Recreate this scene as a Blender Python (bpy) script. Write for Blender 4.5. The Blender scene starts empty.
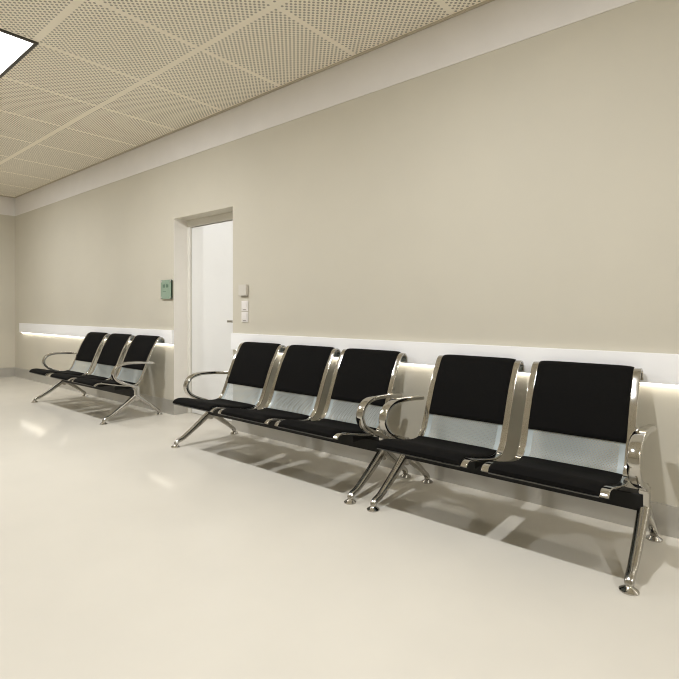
import bpy, bmesh, math
from mathutils import Vector

scn = bpy.context.scene
col = scn.collection
D = 2.94            # camera distance from the long wall
CAM_H = 1.113
CEIL = 3.0
X_END = -9.62       # end wall of the corridor
X_R = 3.2
Y_F = -6.0
DOOR_L, DOOR_R, DOOR_T = -4.78, -3.784, 2.08
RECESS = 0.16

# ------------------------------------------------------------------ materials
def new_mat(name):
    m = bpy.data.materials.new(name)
    m.use_nodes = True
    nt = m.node_tree
    b = nt.nodes['Principled BSDF']
    return m, nt, b

def setp(b, **k):
    for key, v in k.items():
        key = key.replace('_', ' ')
        if key in b.inputs:
            b.inputs[key].default_value = v

def plain(name, rgb, rough=0.5, metal=0.0, spec=0.5, var=0.0, scale=4.0, bump=0.0, bscale=200.0):
    """principled surface with faint procedural mottling and optional fine bump"""
    m, nt, b = new_mat(name)
    setp(b, Base_Color=(*rgb, 1), Roughness=rough, Metallic=metal, Specular_IOR_Level=spec)
    tc = nt.nodes.new('ShaderNodeTexCoord')
    if var > 0:
        n = nt.nodes.new('ShaderNodeTexNoise'); n.inputs['Scale'].default_value = scale
        n.inputs['Detail'].default_value = 4
        nt.links.new(tc.outputs['Object'], n.inputs['Vector'])
        r = nt.nodes.new('ShaderNodeValToRGB')
        r.color_ramp.elements[0].position = 0.3; r.color_ramp.elements[1].position = 0.7
        r.color_ramp.elements[0].color = (*[c * (1 - var) for c in rgb], 1)
        r.color_ramp.elements[1].color = (*[min(1, c * (1 + var)) for c in rgb], 1)
        nt.links.new(n.outputs['Fac'], r.inputs['Fac'])
        nt.links.new(r.outputs['Color'], b.inputs['Base Color'])
    if bump > 0:
        n = nt.nodes.new('ShaderNodeTexNoise'); n.inputs['Scale'].default_value = bscale
        nt.links.new(tc.outputs['Object'], n.inputs['Vector'])
        bp = nt.nodes.new('ShaderNodeBump'); bp.inputs['Strength'].default_value = bump
        bp.inputs['Distance'].default_value = 0.002
        nt.links.new(n.outputs['Fac'], bp.inputs['Height'])
        nt.links.new(bp.outputs['Normal'], b.inputs['Normal'])
    return m

def emit(name, rgb, strength):
    m, nt, b = new_mat(name)
    setp(b, Base_Color=(*rgb, 1), Emission_Color=(*rgb, 1), Emission_Strength=strength, Roughness=0.6)
    return m

class NG:
    """little expression builder on math nodes"""
    def __init__(s, nt): s.nt = nt
    def m(s, op, *a):
        n = s.nt.nodes.new('ShaderNodeMath'); n.operation = op
        for i, v in enumerate(a):
            if isinstance(v, (int, float)): n.inputs[i].default_value = v
            else: s.nt.links.new(v, n.inputs[i])
        return n.outputs[0]

def ceiling_mat():
    m, nt, b = new_mat('perforated_tile')
    g = NG(nt)
    tc = nt.nodes.new('ShaderNodeTexCoord'); sx = nt.nodes.new('ShaderNodeSeparateXYZ')
    nt.links.new(tc.outputs['Object'], sx.inputs[0])
    def axis(v, pitch, first, n=20.0):
        loc = g.m('FLOORED_MODULO', v, pitch)
        k = g.m('DIVIDE', g.m('SUBTRACT', loc, first - 0.0391 / 2), 0.0391)
        ok = g.m('MULTIPLY', g.m('GREATER_THAN', k, 0.0), g.m('LESS_THAN', k, n))
        return g.m('SUBTRACT', g.m('FRACT', k), 0.5), ok
    dx, okx = axis(g.m('ADD', sx.outputs['X'], 2.318), 0.80, 0.0285)
    dy, oky = axis(g.m('SUBTRACT', g.m('MULTIPLY', sx.outputs['Y'], -1.0), 0.0075), 0.807, 0.0325)
    ex, okex = axis(g.m('ADD', sx.outputs['X'], 2.318), 0.80, 0.0285 + 0.01955, 19.0)
    ey, okey = axis(g.m('SUBTRACT', g.m('MULTIPLY', sx.outputs['Y'], -1.0), 0.0075), 0.807, 0.0325 + 0.01955, 19.0)
    def dots(dx, okx, dy, oky):
        r = g.m('SQRT', g.m('ADD', g.m('MULTIPLY', dx, dx), g.m('MULTIPLY', dy, dy)))
        return g.m('MULTIPLY', g.m('LESS_THAN', r, 0.225), g.m('MULTIPLY', okx, oky))
    hole = g.m('MAXIMUM', dots(dx, okx, dy, oky), dots(ex, okex, ey, okey))
    mix = nt.nodes.new('ShaderNodeMix'); mix.data_type = 'RGBA'
    mix.inputs[6].default_value = (*CEIL_RGB, 1)
    mix.inputs[7].default_value = (*[c * 0.39 for c in CEIL_RGB], 1)
    nt.links.new(hole, mix.inputs[0])
    nt.links.new(mix.outputs[2], b.inputs['Base Color'])
    setp(b, Roughness=0.8, Specular_IOR_Level=0.2)
    return m

def perforated_mat():
    m, nt, b = new_mat('perforated_steel')
    g = NG(nt)
    uv = nt.nodes.new('ShaderNodeUVMap'); sx = nt.nodes.new('ShaderNodeSeparateXYZ')
    nt.links.new(uv.outputs[0], sx.inputs[0])
    p = 0.0135; q = p * 1.25
    def lattice(ox, oy):
        a = g.m('SUBTRACT', g.m('FRACT', g.m('ADD', g.m('DIVIDE', sx.outputs[0], p), ox)), 0.5)
        c = g.m('SUBTRACT', g.m('FRACT', g.m('ADD', g.m('DIVIDE', sx.outputs[1], q), oy)), 0.5)
        a = g.m('MULTIPLY', a, p); c = g.m('MULTIPLY', c, q)
        return g.m('SQRT', g.m('ADD', g.m('MULTIPLY', a, a), g.m('MULTIPLY', c, c)))
    r = g.m('MINIMUM', lattice(0, 0), lattice(.5, .5))
    hole = g.m('LESS_THAN', r, 0.0043)
    inside = g.m('LESS_THAN', g.m('ABSOLUTE', sx.outputs[0]), 0.202)
    hole = g.m('MULTIPLY', hole, inside)
    al = g.m('SUBTRACT', 1.0, hole)
    nt.links.new(al, b.inputs['Alpha'])
    setp(b, Base_Color=(*PANEL_RGB, 1), Roughness=0.42, Specular_IOR_Level=0.5)
    return m

WALL_RGB = (0.59, 0.555, 0.47)
CEIL_RGB = (0.96, 0.90, 0.775)
PANEL_RGB = (0.37, 0.42, 0.43)
M = {}
M['wall'] = plain('wall_paint', WALL_RGB, 0.75, spec=0.2, var=0.025, scale=1.3, bump=0.05, bscale=300)
M['crown'] = plain('crown_paint', (0.79, 0.765, 0.745), 0.6, spec=0.3, var=0.02)
M['floor'] = plain('floor_vinyl', (0.615, 0.582, 0.515), 0.09, spec=0.03, var=0.02, scale=2.5)
M['ceiling'] = ceiling_mat()
M['angle'] = plain('ceiling_angle', (0.55, 0.49, 0.39), 0.6)
M['reveal'] = plain('reveal_paint', (0.84, 0.81, 0.76), 0.6, var=0.01)
M['base'] = plain('baseboard_grey', (0.55, 0.535, 0.50), 0.32, metal=0.6, spec=0.5, var=0.03)
M['white'] = plain('white_laminate', (0.92, 0.92, 0.935), 0.45, var=0.01)
M['door'] = plain('door_white', (0.80, 0.80, 0.79), 0.38, var=0.01)
M['frame'] = plain('door_frame_paint', (0.74, 0.72, 0.66), 0.35, var=0.01)
M['chrome'] = plain('chrome', (0.53, 0.515, 0.485), 0.09, metal=1.0, var=0.02, scale=3)
M['cast'] = plain('polished_cast_aluminium', (0.50, 0.485, 0.455), 0.16, metal=1.0, var=0.03, scale=12)
M['steel'] = plain('brushed_steel', (0.45, 0.43, 0.40), 0.3, metal=1.0, var=0.03)
M['edge'] = plain('shell_edge', (0.16, 0.16, 0.155), 0.4, metal=0.5, var=0.02)
M['black'] = plain('black_vinyl', (0.0052, 0.0049, 0.0046), 0.8, spec=0.08, var=0.1, scale=60, bump=0.15, bscale=500)
M['beam'] = plain('black_powder_coat', (0.008, 0.008, 0.0075), 0.5, spec=0.25, var=0.05)
M['perf'] = perforated_mat()
M['dark'] = plain('dark_frame', (0.05, 0.045, 0.035), 0.5, var=0.02)
M['led'] = emit('led_diffuser', (1.0, 0.94, 0.83), 12.0)
M['panel'] = emit('light_diffuser', (1.0, 0.985, 0.97), 5.0)
M['switch'] = plain('switch_white', (0.80, 0.77, 0.75), 0.4, var=0.01)
M['device'] = plain('device_grey_white', (0.60, 0.57, 0.51), 0.5, var=0.01)
M['mark'] = plain('dark_print', (0.10, 0.09, 0.08), 0.6, var=0.02)
M['sign'] = plain('green_glass', (0.27, 0.36, 0.28), 0.12, spec=0.5, var=0.04, scale=9)
M['ink'] = plain('sign_print', (0.07, 0.14, 0.09), 0.5, var=0.02)

# ------------------------------------------------------------------ object helpers
def link(name, bm, m, parent=None, smooth=True, loc=None):
    me = bpy.data.meshes.new(name)
    bmesh.ops.recalc_face_normals(bm, faces=bm.faces[:])
    bm.to_mesh(me); bm.free()
    me.materials.append(m)
    if smooth:
        for p in me.polygons: p.use_smooth = True
        try: me.set_sharp_from_angle(angle=math.radians(38))
        except Exception: pass
    o = bpy.data.objects.new(name, me); col.objects.link(o)
    if parent: o.parent = parent
    if loc: o.location = loc
    return o

def thing(name, label, cat, loc=(0, 0, 0), group=None):
    o = bpy.data.objects.new(name, None); col.objects.link(o)
    o.empty_display_size = 0.1; o.location = loc
    o['label'] = label; o['category'] = cat
    if group: o['group'] = group
    return o

def structure(o):
    o['kind'] = 'structure'; return o

def box(bm, x0, x1, y0, y1, z0, z1, bev=0.0):
    vs = [bm.verts.new((x, y, z)) for x in (x0, x1) for y in (y0, y1) for z in (z0, z1)]
    fs = [bm.faces.new([vs[i] for i in q]) for q in
          ((0, 1, 3, 2), (4, 6, 7, 5), (0, 4, 5, 1), (2, 3, 7, 6), (0, 2, 6, 4), (1, 5, 7, 3))]
    if bev > 0:
        es = list({e for f in fs for e in f.edges})
        bmesh.ops.bevel(bm, geom=es, offset=bev, segments=3, profile=0.7, affect='EDGES')

def boxes(*a, bev=0.0):
    bm = bmesh.new()
    for b in a: box(bm, *b, bev=bev)
    return bm

def lathe(bm, cx, cy, prof, n=28, axis='z'):
    rings = []
    for r, h in prof:
        ring = []
        for i in range(n):
            t = 2 * math.pi * i / n
            if axis == 'z': p = (cx + r * math.cos(t), cy + r * math.sin(t), h)
            else: p = (cx + r * math.cos(t), h, cy + r * math.sin(t))
            ring.append(bm.verts.new(p))
        rings.append(ring)
    for a, b in zip(rings, rings[1:]):
        for i in range(n):
            bm.faces.new((a[i], a[(i + 1) % n], b[(i + 1) % n], b[i]))
    bm.faces.new(rings[0]); bm.faces.new(rings[-1][::-1])

def spline(pts, n):
    """Catmull-Rom through 2-D points, resampled evenly by length"""
    P = [Vector(p) for p in pts]
    P = [P[0] * 2 - P[1]] + P + [P[-1] * 2 - P[-2]]
    dense = []
    for i in range(1, len(P) - 2):
        for k in range(24):
            t = k / 24
            a, b, c, d = P[i - 1], P[i], P[i + 1], P[i + 2]
            dense.append(0.5 * ((2 * b) + (c - a) * t + (2 * a - 5 * b + 4 * c - d) * t * t + (3 * b - a - 3 * c + d) * t ** 3))
    dense.append(P[-2])
    L = [0]
    for a, b in zip(dense, dense[1:]): L.append(L[-1] + (b - a).length)
    out = []; j = 0
    for i in range(n):
        s = L[-1] * i / (n - 1)
        while j < len(L) - 2 and L[j + 1] < s: j += 1
        f = (s - L[j]) / max(1e-9, L[j + 1] - L[j])
        out.append(dense[j].lerp(dense[j + 1], min(1, f)))
    return out, L[-1]

def tangents(pts):
    T = []
    for i in range(len(pts)):
        a = pts[max(0, i - 1)]; b = pts[min(len(pts) - 1, i + 1)]
        T.append((b - a).normalized())
    return T

def section(w, t, p, n=20):
    o = []
    for i in range(n):
        a = 2 * math.pi * i / n
        c, s = math.cos(a), math.sin(a)
        o.append((math.copysign(abs(c) ** (2 / p), c) * w / 2, math.copysign(abs(s) ** (2 / p), s) * t / 2))
    return o

def sweep(bm, pts, xc, wf, tf, p=5, nsec=20, round_ends=True):
    """sweep a rounded bar along a path in the y-z plane at x = xc"""
    T = tangents(pts); N = len(pts); rings = []
    items = []
    for i in range(N):
        f = i / (N - 1)
        items.append((pts[i], T[i], wf(f), tf(f)))
    if round_ends:
        a = items[0]; b = items[-1]
        items = [(a[0] - a[1] * a[3] * .35, a[1], a[2] * .7, a[3] * .45)] + items + [(b[0] + b[1] * b[3] * .35, b[1], b[2] * .7, b[3] * .45)]
    for c, t, w, th in items:
        n = Vector((-t.y, t.x))
        rings.append([bm.verts.new((xc + u, c.x + n.x * v, c.y + n.y * v)) for u, v in section(w, th, p, nsec)])
    for a, b in zip(rings, rings[1:]):
        for i in range(nsec):
            bm.faces.new((a[i], a[(i + 1) % nsec], b[(i + 1) % nsec], b[i]))
    bm.faces.new(rings[0]); bm.faces.new(rings[-1][::-1])

# ------------------------------------------------------------------ the setting
structure(link('floor', boxes((X_END - .2, X_R + .2, Y_F - .2, 0.4, -0.1, 0)), M['floor'], smooth=False))
structure(link('ceiling', boxes((X_END - .2, X_R + .2, Y_F - .2, 0.4, CEIL, CEIL + .1)), M['ceiling'], smooth=False))
structure(link('wall_back', boxes((X_END - .2, DOOR_L, 0, .25, 0, CEIL), (DOOR_R, X_R + .2, 0, .25, 0, CEIL),
                                  (DOOR_L, DOOR_R, 0, .25, DOOR_T, CEIL)), M['wall'], smooth=False))
structure(link('wall_left', boxes((X_END - .2, X_END, Y_F, 0, 0, CEIL)), M['wall'], smooth=False))
structure(link('wall_right', boxes((X_R, X_R + .2, Y_F, 0, 0, CEIL)), M['wall'], smooth=False))
structure(link('wall_front', boxes((X_END, X_R, Y_F - .2, Y_F, 0, CEIL)), M['wall'], smooth=False))
CR = 2.69
structure(link('trim_1', boxes((X_END + .006, X_R, -.006, 0, CR, CEIL - .012)), M['crown'], smooth=False))
structure(link('trim_2', boxes((X_END, X_END + .006, Y_F, 0, CR, CEIL - .012)), M['crown'], smooth=False))
structure(link('trim_3', boxes((X_END + .008, X_R, -.024, -.001, CEIL - .010, CEIL), (X_END + .001, X_END + .024, Y_F, -.024, CEIL - .010, CEIL)), M['angle'], smooth=False))
BH = .154
structure(link('baseboard_back', boxes((X_END + .008, DOOR_L, -.008, 0, 0, BH), (DOOR_L, DOOR_L + .008, -.008, RECESS - .01, 0, BH),
                                       (DOOR_R, X_R, -.008, 0, 0, BH), (DOOR_R - .008, DOOR_R, -.008, RECESS - .01, 0, BH)), M['base'], smooth=False))
structure(link('baseboard_left', boxes((X_END, X_END + .008, Y_F, 0, 0, BH)), M['base'], smooth=False))

# pale lining of the door recess
structure(link('trim_4', boxes((DOOR_L, DOOR_L + .003, -.001, RECESS, BH, DOOR_T), (DOOR_R - .003, DOOR_R, -.001, RECESS, BH, DOOR_T)), M['reveal'], smooth=False))
# the recessed white door
door = structure(link('door_1', boxes((DOOR_L + .052, DOOR_R - .052, RECESS + .022, RECESS + .062, .006, DOOR_T - .078), bev=.003), M['door']))
fw = .048
structure(link('door_frame', boxes((DOOR_L, DOOR_L + fw, RECESS, .25, 0, DOOR_T), (DOOR_R - fw, DOOR_R, RECESS, .25, 0, DOOR_T),
                                   (DOOR_L + fw, DOOR_R - fw, RECESS, .25, DOOR_T - .072, DOOR_T), bev=.002), M['frame'], door))
bm = bmesh.new()
lathe(bm, DOOR_R - .115, 1.0, [(.026, RECESS + .022), (.026, RECESS + .012), (.011, RECESS + .010), (.010, RECESS - .03)], 20, 'y')
box(bm, DOOR_R - .245, DOOR_R - .105, RECESS - .045, RECESS - .022, .990, 1.012, bev=.005)
structure(link('door_handle', bm, M['steel'], door))

# ------------------------------------------------------------------ wall guards with a light strip along the underside
def guard(x0, x1, label):
    t = thing('wall_guard_rail', label, 'wall rail', ((x0 + x1) / 2, 0, .748), 'white lit rails along the wall')
    h = (x1 - x0) / 2
    link('rail_panel', boxes((-h, h, -.026, 0, 0, .150), bev=.002), M['white'], t)
    s = link('light_strip', boxes((-h + .07, h - .005, -.021, -.006, -.004, -.0005), bev=.001), M['led'], t)
    s['label'] = 'glowing warm white strip under the rail'
guard(X_END + .27, DOOR_L - .002, 'white wall rail glowing underneath, behind the far bench left of the door')
guard(DOOR_R, X_R - .05, 'white wall rail glowing underneath, behind the two near benches right of the door')

# ------------------------------------------------------------------ ceiling light
LX, LY = -4.318, -2.008
t = thing('ceiling_light', 'square white glowing ceiling panel with thin dark frame', 'ceiling light', (LX, LY, CEIL))
s = .408; w = .024
link('frame', boxes((-s, s, -s, -s + w, -.012, 0), (-s, s, s - w, s, -.012, 0), (-s, -s + w, -s + w, s - w, -.012, 0), (s - w, s, -s + w, s - w, -.012, 0)), M['dark'], t, smooth=False)
link('diffuser', boxes((-s + w, s - w, -s + w, s - w, -.008, 0)), M['panel'], t, smooth=False)

# ------------------------------------------------------------------ small things on the wall
def wall_box(name, label, cat, x, z, w, h, d, m, mark, group=None):
    t = thing(name, label, cat, (x, 0, z), group)
    return t
t = thing('thermostat', 'small grey-white control box on wall above the two switches', 'thermostat', (-3.615, 0, 1.293))
link('housing', boxes((-.054, .054, -.030, 0, -.050, .050), bev=.006), M['device'], t)
link('back_plate', boxes((-.047, .047, -.006, 0, -.056, -.049), bev=.001), M['mark'], t)
for z, lab in ((1.149, 'upper white wall switch plate, between control box and lower switch'),
               (1.049, 'lower white wall switch plate, just above the white rail')):
    t = thing('light_switch', lab, 'switch', (-3.607, 0, z), 'switches beside the door')
    link('switch_plate', boxes((-.045, .045, -.008, 0, -.047, .047), bev=.003), M['switch'], t)
    link('rocker', boxes((-.036, .036, -.013, -.006, -.026, .040), bev=.003), M['switch'], t)
    link('indicator_mark', boxes((-.022, .022, -.0092, -.0075, -.036, -.031)), M['mark'], t, smooth=False)

t = thing('door_sign', 'small green glass sign plate on wall left of the door', 'sign', (-4.90, 0, 1.333))
link('glass_plate', boxes((-.105, .105, -.024, -.016, -.102, .102), bev=.001), M['sign'], t)
for sx_ in (-1, 1):
    for sz_ in (-1, 1):
        bm = bmesh.new(); lathe(bm, sx_ * .090, sz_ * .087, [(.012, 0), (.012, -.026), (.009, -.029)], 16, 'y')
        link('standoff', bm, M['steel'], t)
yb0, yb1 = -.0252, -.0238
# two small dark blobs of lettering and a faint line below, as far as the photo resolves them
for x0 in (-.062, .004):
    bm = bmesh.new()
    vs = [bm.verts.new((x0 + u, y, .020 + v)) for y in (yb0, yb1) for u, v in ((0, 0), (.044, 0), (.044, .030), (.034, .040), (.022, .026), (.010, .040), (0, .034))]
    bm.faces.new(vs[:7]); bm.faces.new(vs[7:][::-1])
    for i in range(7): bm.faces.new((vs[i], vs[(i + 1) % 7], vs[7 + (i + 1) % 7], vs[7 + i]))
    link('lettering', bm, M['ink'], t, smooth=False)
link('lettering', boxes((-.062, .0, yb0, yb1, -.024, -.018)), M['ink'], t, smooth=False)
link('edge_strip', boxes((.099, .105, -.026, -.015, -.102, .102)), M['ink'], t, smooth=False)

# ------------------------------------------------------------------ waiting benches
OY = 0.345       # empty stands under the beam: local y = world y + OY
PROF = [(-.036, .762), (-.037, .790), (-.050, .811), (-.074, .819), (-.101, .801), (-.134, .748), (-.174, .678), (-.213, .590),
        (-.248, .505), (-.280, .428), (-.312, .374), (-.358, .346), (-.430, .344), (-.520, .358), (-.620, .380),
        (-.690, .396), (-.728, .399), (-.752, .392), (-.764, .377)]
PROF = [(y + OY, z) for y, z in PROF]
NS = 90
PP, PLEN = spline(PROF, NS)
PT = tangents(PP)
def nrm(i):                       # towards the sitter: front / up
    t = PT[i]; return Vector((t.y, -t.x)) if False else Vector((-t.y, t.x)) * -1
# choose the sign so the seat part points up
mid = max(range(NS), key=lambda i: -abs(PP[i].x - (-.55 + OY)))
SG = 1 if nrm(mid).y > 0 else -1
def N_(i): return nrm(i) * SG
def idx(y):                       # index on the seat run by world y
    return min(range(NS // 2, NS), key=lambda i: abs(PP[i].x - (y + OY)))
def idz(z):                       # index on the back run by height
    return min(range(12, NS // 2 + 6), key=lambda i: abs(PP[i].y - z))
HW = .264                        # half width of one seat
RW = .036                         # rail width

def rail_bm(x, last=NS):
    bm = bmesh.new()
    sweep(bm, PP[:last], x, lambda f: RW, lambda f: .011, p=7, nsec=24, round_ends=False)
    return bm

def panel_bm(half):
    bm = bmesh.new(); uvl = bm.loops.layers.uv.new('UVMap')
    rows = []
    for i in range(NS):
        p = PP[i]
        rows.append([bm.verts.new((x, p.x, p.y)) for x in (-half, half)])
    for i in range(NS - 4):
        f = bm.faces.new((rows[i][0], rows[i][1], rows[i + 1][1], rows[i + 1][0]))
        for lp, (x, k) in zip(f.loops, ((-half, i), (half, i), (half, i + 1), (-half, i + 1))):
            lp[uvl].uv = (x, PLEN * k / (NS - 1))
    return bm

def pad_bm(i0, i1, x0, x1, thick, base=.004, end=(1, 1)):
    """upholstered pad: rounded slab following the shell from index i0 to i1"""
    bm = bmesh.new()
    xs = []
    K = 14
    for k in range(K + 1):                       # more samples near the edges
        u = -math.cos(math.pi * k / K)
        xs.append(math.copysign(abs(u) ** .75, u))
    ii = list(range(i0, i1 + 1)); top = []; bot = []
    nI = len(ii)
    for j, i in enumerate(ii):
        s0 = PLEN / (NS - 1) * j; s1 = PLEN / (NS - 1) * (nI - 1 - j)
        fe = 1.0
        if end[0] and s0 < .022: fe = min(fe, .35 + .65 * math.sqrt(max(0, 1 - (1 - s0 / .022) ** 2)))
        if end[1] and s1 < .022: fe = min(fe, .35 + .65 * math.sqrt(max(0, 1 - (1 - s1 / .022) ** 2)))
        n = N_(i); tr = []; br = []
        for u in xs:
            h = base + thick * fe * (.25 + .75 * (1 - abs(u) ** 9) ** .5)
            x = (x0 + x1) / 2 + u * (x1 - x0) / 2
            a = PP[i] + n * h; b = PP[i] + n * base
            tr.append(bm.verts.new((x, a.x, a.y))); br.append(bm.verts.new((x, b.x, b.y)))
        top.append(tr); bot.append(br)
    for j in range(nI - 1):
        for k in range(K):
            bm.faces.new((top[j][k], top[j][k + 1], top[j + 1][k + 1], top[j + 1][k]))
            bm.faces.new((bot[j][k], bot[j + 1][k], bot[j + 1][k + 1], bot[j][k + 1]))
        bm.faces.new((top[j][0], top[j + 1][0], bot[j + 1][0], bot[j][0]))
        bm.faces.new((top[j][K], bot[j][K], bot[j + 1][K], top[j + 1][K]))
    for k in range(K):
        bm.faces.new((top[0][k], bot[0][k], bot[0][k + 1], top[0][k + 1]))
        bm.faces.new((top[-1][k], top[-1][k + 1], bot[-1][k + 1], bot[-1][k]))
    return bm

I_BACK0, I_BACK1 = 5, idz(.484)
I_SEAT0, I_SEAT1 = idx(-.335), NS - 1

def make_seat(root, x, first):
    s = link('seat', panel_bm(HW - RW + .004), M['perf'], root, loc=(x, 0, 0))
    s['label'] = 'pale blue-grey perforated seat shell'
    xl = -HW + (0.0 if first else RW - .002)
    c = link('seat_cushion', pad_bm(I_SEAT0, I_SEAT1, (-HW + .010) if first else (-HW + RW - .002), HW - RW + .002, .017, base=.007 if first else .003), M['black'], s)
    b = link('back_cushion', pad_bm(I_BACK0, I_BACK1, -HW + RW - .002, HW - RW + .002, .011), M['black'], s)
    c['label'] = 'black seat pad'; b['label'] = 'black upper back pad'
    link('side_rail', rail_bm(-HW + RW / 2, NS - 4 if first else NS), M['chrome'], s)
    link('side_rail', rail_bm(HW - RW / 2), M['chrome'], s)
    e = PP[-1]
    link('front_edge', boxes(((-HW + .012) if first else (-HW + RW), HW - RW, e.x - .004, e.x + .006, e.y - .004, e.y), bev=.001), M['edge'], s)
    for bx in (-.18, .18):
        link('seat_bracket', boxes((bx - .02, bx + .02, -.20, .05, .306, .345)), M['beam'], s, smooth=False)
    return s

ARM = [(-.162, .556), (-.195, .558), (-.27, .567), (-.37, .574), (-.47, .573), (-.540, .553), (-.580, .507), (-.580, .452), (-.540, .405),
       (-.468, .368), (-.400, .342), (-.355, .315), (-.345, .275)]
ARM = [(y + OY, z) for y, z in ARM]
FRONT = [(y + OY, z) for y, z in ((-.352, .232), (-.385, .208), (-.455, .160), (-.545, .102), (-.618, .060), (-.660, .046), (-.678, .028))]
REAR = [(y + OY, z) for y, z in ((-.338, .232), (-.305, .205), (-.245, .160), (-.170, .103), (-.122, .064), (-.100, .046), (-.092, .028))]

def foot_bm(x, y):
    bm = bmesh.new()
    lathe(bm, x, y, [(.009, .036), (.012, .026), (.016, .020), (.031, .010), (.036, .006), (.036, .001), (.034, 0)], 32)
    return bm

def make_bench(n, span, pitch, loc, label, off=.012):
    root = thing('waiting_bench', label, 'bench', loc, 'waiting benches along the wall')
    for k in range(n):
        make_seat(root, (k - (n - 1) / 2) * pitch + off, k == 0)
    link('beam', boxes((-span / 2, span / 2, -.036, .036, .221, .296), bev=.006), M['beam'], root)['label'] = 'black beam under the seats'
    ap, _ = spline(ARM, 60)
    fp, _ = spline(FRONT, 40); rp, _ = spline(REAR, 40)
    for sx_ in (-1, 1):
        x = sx_ * span / 2
        bm = bmesh.new()
        sweep(bm, ap, x, lambda f: .042 + .010 * math.sin(math.pi * min(1, f * 1.1)), lambda f: .027 + .004 * min(1, f * 1.6), p=3.6)
        link('armrest', bm, M['chrome'], root)
        bm = bmesh.new()
        sweep(bm, [Vector((0, .318)), Vector((0, .30)), Vector((0, .25)), Vector((0, .215)), Vector((0, .195))], x,
              lambda f: .046, lambda f: .058, p=5, nsec=24)
        link('post', bm, M['cast'], root)
        for path, yf in ((fp, -.680 + OY), (rp, -.090 + OY)):
            bm = bmesh.new()
            sweep(bm, path, x, lambda f: .051 - .015 * f, lambda f: .053 - .020 * min(1, f * 1.3), p=2.8, nsec=20)
            lg = link('leg', bm, M['cast'], root)
            link('foot_pad', foot_bm(x, yf), M['chrome'], lg)
    return root

make_bench(2, 1.255, .597, (-1.0375, -OY, 0), 'nearest waiting bench, the only two-seater, black padded seats with chrome armrests')
make_bench(3, 1.82, .590, (-2.74, -OY, 0), 'middle waiting bench just right of the door, three black padded seats with chrome armrests', .034)
make_bench(3, 1.80, .600, (-5.82, -OY, 0), 'farthest waiting bench, left of the door, three black padded seats with chrome armrests', .045)

# ------------------------------------------------------------------ lamps
def area(name, loc, size, power, rgb=(.97, .985, 1.0), rot=(0, 0, 0)):
    l = bpy.data.lights.new(name, 'AREA'); l.shape = 'SQUARE'; l.size = size; l.energy = power; l.color = rgb
    o = bpy.data.objects.new(name, l); o.location = loc; o.rotation_euler = rot; col.objects.link(o)
    return o
P = 57.0
for x in (LX - 3.2, LX, LX + 3.2, LX + 6.4):
    area('ceiling_lamp', (x, LY, CEIL - .02), .09, P, rgb=(.97, .985, 1.0))

w = bpy.data.worlds.new('world'); scn.world = w; w.use_nodes = True
w.node_tree.nodes['Background'].inputs['Color'].default_value = (.8, .77, .7, 1)
w.node_tree.nodes['Background'].inputs['Strength'].default_value = 0.05

# ------------------------------------------------------------------ camera (architectural shift, upright verticals)
cam = bpy.data.cameras.new('camera'); co = bpy.data.objects.new('camera', cam); col.objects.link(co)
co.location = (0, -D, CAM_H); co.rotation_euler = (math.radians(90), 0, math.radians(40.2))
cam.sensor_fit = 'HORIZONTAL'; cam.sensor_width = 36; cam.lens = 36 * 503 / 679
cam.shift_y = -29.5 / 679
cam.clip_start = .05; cam.clip_end = 60
scn.camera = co
scn.view_settings.view_transform = 'Standard'
scn.view_settings.look = 'None'
scn.view_settings.exposure = 0.0
try:
    scn.cycles.use_denoising = True
    scn.cycles.filter_width = 1.1
    scn.cycles.max_bounces = 10
    scn.cycles.diffuse_bounces = 6
    scn.cycles.sample_clamp_indirect = 6
except Exception: pass
